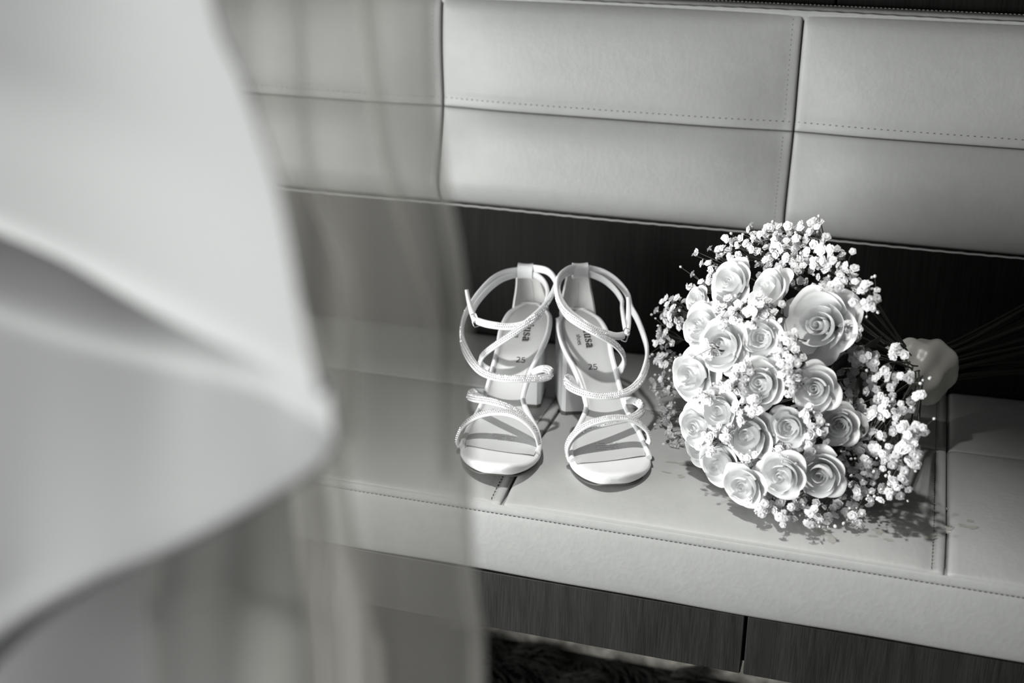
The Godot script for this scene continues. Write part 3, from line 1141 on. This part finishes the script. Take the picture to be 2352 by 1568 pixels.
func counter(t: Node3D, straps: Dictionary) -> void:
	# heel cup: a curved piece rising from the back of the sole to the strap loop
	var top: Vector3 = points(straps.wrap)[-1]
	var rows := []
	for i in 13:
		var v := i / 12.0
		var y := lerpf(top_of(0.0) - 0.004, top.y - 0.002, v)
		var hw := lerpf(0.0200, 0.0125, smoothstep(0.0, 1.0, v))
		var row := []
		for j in 13:
			var u := j / 12.0 * 2 - 1
			var bow := sin(PI * v) * 0.004
			row.append(Vector3(lerpf(0.0, top.x, v * v) + hw * sin(u * 1.25) / sin(1.25), y, -0.0055 - bow + lerpf(0.017, 0.004, v) * (1.0 - cos(u * 1.25)) / (1.0 - cos(1.25))))
		rows.append(row)
	var b := MB.new()
	b.sheet(rows, 0.0022)
	var cup := obj("heel_cup", b.mesh(), M.lining, t)
	var seam := MB.new()
	var sp := []
	for i in 8:
		var q: Vector3 = rows[1 + i][6]
		sp.append(q + Vector3(0.002, 0, 0.0012))
	seam.tube(sp, 0.0006, 0.0006, 5)
	obj("seam", seam.mesh(), M.lining, cup)
	# loop that holds the ankle straps
	var lo: Vector3 = points(straps.ankle)[0]
	var mid := (top + lo) / 2
	var lrows := []
	for i in 9:
		var u := i / 8.0 * 2 - 1
		var swell := 1.0 + 0.10 * u * u
		var ring := []
		for j in 20:
			var a := TAU * j / 20
			var ca := signf(cos(a)) * pow(absf(cos(a)), 0.8)
			var sa := signf(sin(a)) * pow(absf(sin(a)), 0.75)
			ring.append(mid + Vector3(u * 0.0086, sa * 0.0084 * swell, ca * 0.0066 * swell + 0.0005))
		lrows.append(ring)
	var lp := MB.new()
	lp.grid(lrows, true)
	var inner := []
	for r in lrows:
		var ir := []
		for p in r:
			ir.append(mid + (p - mid) * Vector3(1.0, 0.86, 0.78))
		ir.reverse()
		inner.append(ir)
	lp.grid(inner, true)
	var r0: Array = lrows[0]
	var i0: Array = inner[0].duplicate()
	i0.reverse()
	lp.grid([i0, r0], true)
	var i8: Array = inner[8].duplicate()
	i8.reverse()
	lp.grid([lrows[8], i8], true)
	obj("strap_loop", lp.mesh(), M.shoe, t)


func buckle(t: Node3D, at: Vector3, outer: float) -> void:
	var b := MB.new()
	var c := at + Vector3(outer * 0.003, -0.001, -0.004)
	var u := Vector3(outer * 0.62, -0.42, -0.55).normalized()
	var v := Vector3(0, 1, 0)
	v = (v - u * v.dot(u)).normalized()
	var path := []
	for i in 25:
		var a := TAU * i / 24
		path.append(c + u * signf(cos(a)) * pow(absf(cos(a)), 0.4) * 0.0055 + v * signf(sin(a)) * pow(absf(sin(a)), 0.4) * 0.0072)
	b.tube(path, 0.0007, 0.0007, 6)
	var k := obj("buckle", b.mesh(), M.metal, t)
	var p := MB.new()
	p.tube([c - u * 0.0055, c + u.cross(v) * 0.0016, c + u * 0.0066], 0.0006, 0.0004, 5)
	obj("prong", p.mesh(), M.metal, k)


func print_insole(t: Node3D, outer: float) -> void:
	# lettering stamped on the heel seat, as on the photographed pair
	var up := 0.062
	lettering(t, "siusa", "Droid Serif", 0.0135, 0.004, up, 1)
	lettering(t, "shoes", "Droid Sans", 0.0062, -0.007, up + 0.004, 1)
	lettering(t, "25", "Droid Sans", 0.0098, 0.0035 if outer > 0 else 0.001, 0.0985, 0)
	var b := MB.new()
	for i in 4:
		for j in 11:
			if rng.randf() < 0.25:
				continue
			var s := 0.186 + i * 0.0035
			var x := outer * 0.004 + (j - 5) * 0.0022
			b.box(Vector3(x - 0.0008, top_of(s) + 0.0012, s - 0.0005), Vector3(x + 0.0008, top_of(s) + 0.00135, s + 0.0005))
	obj("stamped_print", b.mesh(), M.ink_faint, t, "stuff")


func lettering(t: Node3D, text: String, family: String, size: float, x: float, s: float, along: int) -> void:
	var font := SystemFont.new()
	font.font_names = PackedStringArray([family])
	if family == "Droid Serif":
		font.font_weight = 700
	var tm := TextMesh.new()
	tm.text = text
	tm.font = font
	tm.font_size = 64
	tm.pixel_size = size / 64.0
	tm.depth = 0.0002
	var o := obj("lettering", tm, M.ink, t)
	var slope := (top_of(s + 0.006) - top_of(s - 0.006)) / 0.012
	var fwd := Vector3(0, slope, 1).normalized()
	var right := Vector3.RIGHT
	var n := fwd.cross(right).normalized()
	if along:
		o.basis = Basis(fwd, right, -n if fwd.cross(right).dot(n) < 0 else n)
	else:
		o.basis = Basis(right, -fwd, n)
	o.position = Vector3(x, top_of(s) + 0.0012, s)


# ---------------------------------------------------------------- bouquet
func petal_mesh(rk: float, wrap: float, height: float, flare: float, spiral: float, cut: float, ph: float) -> ArrayMesh:
	var rows := []
	for i in 10:
		var v := i / 9.0
		var row := []
		for j in 13:
			var u := j / 12.0 * 2 - 1
			var edge := 1.0 - cut * pow(absf(u), 3.0)
			var vv := v * edge
			var rho := lerpf(0.10, rk, pow(smoothstep(0.0, 0.75, vv), 0.8)) + flare * pow(vv, 4.0) - 0.10 * rk * smoothstep(0.75, 1.0, vv) * (1.0 - minf(1.0, flare * 5.0))
			rho *= 1.0 + spiral * u
			rho += 0.025 * sin(u * 4.0 + ph) * pow(vv, 3.0) * minf(1.0, flare * 6.0)
			var y := height * (vv - 0.30 * flare * pow(vv, 7.0)) - flare * 0.35 * pow(maxf(0.0, vv - 0.82) / 0.18, 2.0)
			y += 0.02 * sin(u * 5.0 + ph * 2.0) * pow(vv, 4.0)
			var a := u * wrap
			row.append(Vector3(cos(a) * rho, y, sin(a) * rho))
		rows.append(row)
	var b := MB.new()
	b.grid(rows)
	return b.mesh()


func rose_model(kind: int) -> Node3D:
	var r := Node3D.new()
	r.name = "rose"
	var list := []       # radius, half wrap, height, flare, spiral, rounding, turn
	if kind == 0:        # open head with a tight spiral heart
		list = [[0.10, 2.7, 1.0, 0.0, 0.35, 0.05, 0.0], [0.17, 2.4, 0.99, 0.01, 0.26, 0.05, 1.9], [0.25, 2.1, 0.97, 0.02, 0.20, 0.06, 3.6], [0.36, 1.5, 0.96, 0.04, 0.14, 0.08, 5.2], [0.44, 1.35, 0.98, 0.05, 0.10, 0.10, 1.1], [0.53, 1.25, 0.98, 0.08, 0.08, 0.12, 3.1], [0.60, 1.15, 0.97, 0.11, 0.06, 0.14, 5.0], [0.66, 1.0, 0.96, 0.16, 0.04, 0.16, 0.4]]
	elif kind == 1:      # small cup with a deep dark heart
		list = [[0.12, 2.6, 0.62, 0.0, 0.30, 0.05, 0.0], [0.22, 2.2, 0.72, 0.0, 0.22, 0.05, 2.0], [0.32, 1.9, 0.84, 0.01, 0.16, 0.06, 4.0], [0.40, 1.6, 0.93, 0.02, 0.12, 0.07, 5.7], [0.47, 1.5, 0.97, 0.04, 0.10, 0.08, 1.3], [0.54, 1.35, 0.98, 0.06, 0.08, 0.10, 3.0], [0.61, 1.2, 0.97, 0.09, 0.06, 0.12, 4.9], [0.67, 1.05, 0.95, 0.14, 0.05, 0.15, 0.5]]
	else:                # full head, many rings
		list = [[0.09, 2.7, 0.92, 0.0, 0.32, 0.05, 0.0], [0.16, 2.4, 0.95, 0.0, 0.25, 0.05, 2.1], [0.24, 2.0, 0.97, 0.01, 0.18, 0.06, 4.1], [0.32, 1.7, 0.98, 0.02, 0.14, 0.07, 5.6], [0.41, 1.5, 0.99, 0.03, 0.11, 0.08, 1.2], [0.50, 1.3, 0.98, 0.06, 0.08, 0.10, 3.0], [0.58, 1.2, 0.97, 0.09, 0.06, 0.12, 4.8], [0.66, 1.05, 0.95, 0.14, 0.05, 0.15, 0.3]]
	for k in 7:
		list.append([0.70 + 0.015 * k, 0.80, 0.93 - 0.05 * k, 0.17 + 0.035 * k, 0.05, 0.22, k * 2.4 + kind])
	for q in list:
		var o := MeshInstance3D.new()
		o.name = "petal"
		o.mesh = petal_mesh(q[0], q[1], q[2], q[3], q[4], q[5], q[6] * 1.7)
		o.material_override = M.petal
		o.rotation.y = q[6]
		r.add_child(o, true)
	# green cup under the head
	var b := MB.new()
	var rows := []
	for i in 6:
		var v := i / 5.0
		var ring := []
		for j in 10:
			var a := -TAU * j / 10
			var rr := lerpf(0.06, 0.16, v)
			ring.append(Vector3(cos(a) * rr, -0.22 + 0.26 * v, sin(a) * rr))
		rows.append(ring)
	b.grid(rows, true)
	var c := MeshInstance3D.new()
	c.name = "calyx"
	c.mesh = b.mesh()
	c.material_override = M.stem
	r.add_child(c, true)
	return r


func blossom_mesh(ph: float, open: float) -> ArrayMesh:
	# a double little flower: two ruffled saucers round a pit
	var b := MB.new()
	for layer in 2:
		var rows := []
		var size: float = [1.0, 0.62][layer]
		var lift: float = [0.0, 0.28][layer]
		for i in 4:
			var v: float = [0.06, 0.4, 0.75, 1.0][i]
			var ring := []
			for j in 20:
				var a := -TAU * j / 20
				var lobe := 1.0 + 0.09 * pow(v, 2.0) * cos(5.0 * a + ph + layer * 2.0) + 0.06 * v * sin(9.0 * a + ph * 3.0)
				var y := -0.30 + lift + open * (0.55 * v - 0.30 * v * v * v) + 0.10 * v * v * sin(10.0 * a + ph)
				ring.append(Vector3(cos(a) * v * size * lobe, y, sin(a) * v * size * lobe))
			rows.append(ring)
		b.grid(rows, true)
	# green cup beneath
	var cup := []
	for i in 3:
		var ring := []
		for j in 6:
			var a := -TAU * j / 6
			var rr: float = [0.08, 0.30, 0.26][i]
			ring.append(Vector3(cos(a) * rr, [-0.75, -0.5, -0.22][i], sin(a) * rr))
		cup.append(ring)
	b.grid(cup, true)
	return b.mesh()


func turn_to(up: Vector3, spin: float) -> Basis:
	var x := up.cross(Vector3(0.31, 0.2, 0.93)).normalized()
	var z := x.cross(up).normalized()
	return Basis(x, up, z) * Basis(Vector3.UP, spin)


func bouquet() -> void:
	var t := thing("bridal_bouquet", "round bouquet of white roses and baby's breath lying on the seat", "bouquet", Vector3(0.16, 0.0, -0.12))
	var off := -t.position
	var models := [rose_model(0), rose_model(1), rose_model(2)]
	var stalks := MB.new()
	for k in ROSES.size():
		var q: Array = ROSES[k]
		var p := Vector3(q[0], q[1], q[2]) * 1e-4
		var r: float = q[3] * 1e-4 * 1.15
		var axis := (p - TIE).normalized()
		if k == 0:
			axis = (axis + Vector3(0.10, -0.05, 0.35)).normalized()
		if k == 14:
			axis = Vector3(-0.62, 0.50, 0.40).normalized()
		if k >= 1 and k <= 9:
			axis = (axis + Vector3(0.12, 0.10, 0.25)).normalized()
		elif k > 9 and k != 14:
			axis = (axis + Vector3(0.05, 0.12, 0.40)).normalized()
		var o: Node3D = models[q[4]].duplicate()
		o.name = "rose"
		t.add_child(o, true)
		o.transform = Transform3D(turn_to(axis, k * 1.37).scaled_local(Vector3(r, r * 1.12, r)), p - axis * r * 1.02 + off)
		var base := p - axis * r * 1.15
		var path := [base + off, base.lerp(TIE, 0.35) - axis * 0.012 + off, TIE + (base - TIE) * 0.12 + off]
		stalks.tube(smooth(path, 7), 0.0028, 0.0026, 6)
	for m in models:
		m.free()
	obj("rose_stems", stalks.mesh(), M.stem, t, "stuff")
	leaves(t, off)
	baby_breath(t, off)
	handle(t, off)


func leaves(t: Node3D, off: Vector3) -> void:
	var centre := Vector3(0.175, 0.115, -0.14)
	var axis := Vector3(-0.65, 0.19, 0.74).normalized()
	var side := axis.cross(Vector3.UP).normalized()
	var up := side.cross(axis)
	for k in 34:
		var a := k * 2.39996
		var rad := 0.105 * sqrt((k + 0.5) / 34.0)
		var p := centre + (side * cos(a) + up * sin(a)) * rad + axis * (0.035 * (1.0 - pow(rad / 0.105, 2.0)))
		if p.y < 0.022:
			p.y = 0.022
		var d := (p - TIE).normalized()
		var rows := []
		var bx := turn_to(d, a)
		for i in 7:
			var v := i / 6.0
			var row := []
			for j in 5:
				var u := j / 4.0 * 2 - 1
				row.append(bx * Vector3(u * 0.013 * sin(PI * pow(v, 0.8)) + 0.0002 * u, v * 0.05 - 0.03, 0.004 * absf(u) - 0.010 * v * v))
			rows.append(row)
		var b := MB.new()
		b.sheet(rows, 0.0005)
		var o := obj("leaf", b.mesh(), M.leaf, t)
		o.position = p + off


func baby_breath(t: Node3D, off: Vector3) -> void:
	var kinds := [blossom_mesh(0.3, 1.0), blossom_mesh(1.7, 0.8), blossom_mesh(3.1, 1.25), blossom_mesh(4.4, 0.95)]
	var bud := MB.new()
	bud.grid([[Vector3(0, -1, 0), Vector3(0, -1, 0), Vector3(0, -1, 0), Vector3(0, -1, 0), Vector3(0, -1, 0)], ring_at(0.8, -0.5), ring_at(1.0, 0.2), ring_at(0.55, 0.95), ring_at(0.02, 1.2)], true)
	var buds := []
	var rest := [[], [], [], []]
	var made := 0
	for k in SPRAYS.size():
		var q: Array = SPRAYS[k]
		var c := Vector3(q[0], q[1], q[2]) * 1e-4
		var r: float = q[3] * 1e-4
		var d := (c - TIE).normalized()
		if k >= 19 and k <= 37:        # tucked between the roses
			c -= d * 0.010
		var root := c - d * r * 1.7
		var stems := MB.new()
		stems.tube(smooth([TIE.lerp(root, 0.25), TIE.lerp(root, 0.65) + Vector3(rng.randfn(), rng.randfn(), rng.randfn()) * 0.004, root], 6), 0.0009, 0.0006, 4, false)
		var found := []
		for i in int(q[4]):
			var e := Vector3(rng.randfn(), rng.randfn(), rng.randfn()).normalized() * pow(rng.randf(), 0.4) * r * 1.12
			var p := c + e
			p.y = maxf(p.y, 0.008)
			p.z = maxf(p.z, WALL_Z + 0.05)
			var up := ((p - root).normalized() + Vector3(0.05, 0.12, 0.25) + Vector3(rng.randfn(), rng.randfn(), rng.randfn()) * 0.35).normalized()
			var s := rng.randf_range(0.0032, 0.0047)
			found.append([p, up, s])
			var knee := root.lerp(p, 0.55) + Vector3(rng.randfn(), rng.randfn(), rng.randfn()) * 0.002
			stems.tube([root, knee, p - up * s * 0.7], 0.00042, 0.00028, 3, false)
			if rng.randf() < 0.4:
				var bp := p + Vector3(rng.randfn(), rng.randfn(), rng.randfn()) * 0.007
				bp.y = maxf(bp.y, 0.004)
				buds.append(Transform3D(turn_to((bp - knee).normalized(), 0).scaled_local(Vector3.ONE * rng.randf_range(0.0011, 0.0019)), bp + off))
				stems.tube([knee, bp], 0.0003, 0.00025, 3, false)
		var sprig := obj("baby_breath_sprig", stems.mesh(), M.twig, t)
		sprig.position = off
		# those nearest the viewer are single blossoms, the rest are joined
		found.sort_custom(func(a, b2): return a[0].z + a[0].y * 0.4 > b2[0].z + b2[0].y * 0.4)
		var keep := mini(5, found.size()) if made < 296 else 0
		for i in found.size():
			var fl: Array = found[i]
			var kind := rng.randi() % 4
			var tr := Transform3D(turn_to(fl[1], rng.randf() * TAU).scaled_local(Vector3.ONE * fl[2]), fl[0])
			if i < keep and made < 299:
				var o := obj("blossom", kinds[kind], M.blossom, sprig)
				o.transform = tr
				made += 1
			else:
				tr.origin += off
				rest[kind].append(tr)
	for k in 4:
		many("blossoms", kinds[k], M.blossom, rest[k], t)
	many("buds", bud.mesh(), M.blossom, buds, t)


func ring_at(r: float, y: float) -> Array:
	var out := []
	for j in 5:
		var a := -TAU * j / 5
		out.append(Vector3(cos(a) * r, y, sin(a) * r))
	return out


func handle(t: Node3D, off: Vector3) -> void:
	var d := Vector3(0.118, 0.018, -0.092).normalized()
	var a := d.cross(Vector3.UP).normalized()
	var u := a.cross(d).normalized()
	# cut stems: bound at the ribbon, spreading behind it
	for k in 30:
		var f := k * 2.39996
		var rr := sqrt((k + 0.5) / 30.0)
		var w := a * cos(f) + u * sin(f)
		var end := TIE + d * rng.randf_range(0.15, 0.22) + w * rr * 0.060 + Vector3(rng.randfn(), rng.randfn(), rng.randfn()) * 0.006
		end.z = maxf(end.z, WALL_Z + 0.006)
		end.y = maxf(end.y, 0.008)
		var path := [TIE - d * 0.05 + w * rr * 0.030, TIE + w * rr * 0.019, TIE + d * 0.06 + w * rr * 0.024, end]
		var b := MB.new()
		var tr := rng.randf_range(0.0012, 0.0028)
		b.tube(smooth(path, 12), tr, tr * 0.9, 6)
		var o := obj("stem", b.mesh(), M.stem, t)
		o.position = off
	# satin ribbon wound round the stems
	var rows := []
	for i in 22:
		var v := i / 21.0
		var ring := []
		for j in 48:
			var f := TAU * j / 48
			var r := 0.0285 + 0.006 * sin(PI * pow(v, 0.8)) - 0.012 * smoothstep(0.82, 1.0, v)
			r += 0.0020 * sin(f * 3.0 + v * 7.0) + 0.0014 * sin(f * 7.0 - v * 11.0) + 0.0014 * sin(v * 16.0 + f * 1.0)
			var s := lerpf(-0.044, 0.028, v) + 0.005 * sin(f + 0.7)
			ring.append(TIE + d * s + (a * cos(f) + u * sin(f)) * r)
		rows.append(ring)
	var rb := MB.new()
	rb.grid(rows, true)
	var o := obj("ribbon_wrap", rb.mesh(), M.satin, t)
	o.position = off


# ---------------------------------------------------------------- gown and veil
func loft(a: Array, b: Array, nu: int, nv: int, bulge: Callable, n: Vector3) -> Array:
	var l := smooth(points(a), nv)
	var r := smooth(points(b), nv)
	var rows := []
	for i in nv:
		var row := []
		for j in nu:
			var u := float(j) / (nu - 1)
			row.append(l[i].lerp(r[i], u) + n * bulge.call(u, float(i) / (nv - 1)))
		rows.append(row)
	return rows


func gown() -> void:
	var t := thing("wedding_gown", "white wedding gown fabric hanging blurred in the left foreground with a rounded fold", "wedding gown")
	var n := Vector3(0.29, 0.10, 0.95).normalized()
	# upper drape, its right edge rolling away
	var rows := loft(P1L, P1R, 24, 40, func(u: float, v: float) -> float: return -0.014 * sin(PI * u), n)
	# its lower end turns under
	var low := smooth(points(S0), 24)
	var join := smooth(points(L2), 24)
	for i in range(1, 6):                      # a small rolled hem
		var q := PI * 0.85 * i / 5.0
		var row := []
		for j in 24:
			row.append(low[j] + (join[j] - low[j]).normalized() * 0.006 * sin(q) - n * 0.006 * (1.0 - cos(q)))
		rows.append(row)
	var b := MB.new()
	b.sheet(rows, 0.0015)
	obj("upper_drape", b.mesh(), M.gown, t)
	# the rounded fold that swings across
	var foot := smooth(points(L3), 48)
	var brow := smooth(points(S0), 48)
	var lip := smooth(points(L2), 48)
	var fold := []
	for i in 48:
		var v := i / 47.0
		var row := []
		var back: Vector3 = brow[i].lerp(lip[i], 0.15) - n * 0.036 * (1.0 - 0.5 * v)
		for j in 12:                           # rising from behind the drape to the lip
			var q := j / 12.0
			row.append(back.lerp(lip[i], q) + n * 0.044 * (1.0 - v * v) * sin(PI * 0.5 * q))
		for j in 26:
			var q := j / 25.0
			var out := (0.044 + 0.010 * sin(PI * 0.62 * q) - 0.016 * pow(smoothstep(0.90, 1.0, q), 2.0) + 0.006 * exp(-pow((q - 0.9) / 0.06, 2.0))) * (1.0 - v * v)
			row.append(lip[i].lerp(foot[i], q) + n * out)
		fold.append(row)
	var fm := MB.new()
	fm.sheet(fold, 0.0015)
	obj("rounded_fold", fm.mesh(), M.gown, t)
	# the skirt behind
	var sk := loft(P3L, P3R, 30, 40, func(u: float, v: float) -> float: return 0.002 * sin(u * 7.0 + v), n)
	var sm := MB.new()
	sm.sheet(sk, 0.0015)
	obj("skirt", sm.mesh(), M.gown, t)


func veil() -> void:
	var t := thing("bridal_veil", "sheer tulle veil with soft pleats hanging in front of the bench", "veil")
	var n := Vector3(0.29, 0.0, 0.957)
	var k := [[V0, E1, 4.5, 0.006], [V0, E2, 3.2, 0.005]]
	for q in k:
		var ph: float = q[2]
		var amp: float = q[3]
		var rows := loft(q[0], q[1], 70, 60, func(u: float, v: float) -> float: return amp * sin(u * ph * TAU + v * 3.0) * (0.4 + 0.6 * v) + amp * 0.5 * sin(u * 23.0 + v * 5.0) - 0.035 * sin(PI * u), n)
		var b := MB.new()
		b.grid(rows)
		obj("tulle_layer", b.mesh(), M.tulle, t)
	var l3 := []
	for p in points(E3):
		l3.append_array([int((p.x - 0.075) * 1e4), int(p.y * 1e4), int((p.z + 0.02) * 1e4)])
	var rows3 := loft(l3, E3, 24, 60, func(u: float, v: float) -> float: return 0.005 * sin(u * 8.0 + v * 4.0), n)
	var b3 := MB.new()
	b3.grid(rows3)
	obj("tulle_layer", b3.mesh(), M.tulle, t)
	var hem := []
	for p in points(E1):
		hem.append_array([int((p.x - 0.0045) * 1e4), int(p.y * 1e4), int((p.z + 0.003) * 1e4)])
	for q in [[SA, SB], [SC, SD], [SE, SF], [hem, E1]]:
		var rowsq := loft(q[0], q[1], 14, 60, func(u: float, v: float) -> float: return 0.002 + 0.005 * sin(PI * u), n)
		var bs := MB.new()
		bs.grid(rowsq)
		obj("pleat", bs.mesh(), M.pleat, t)
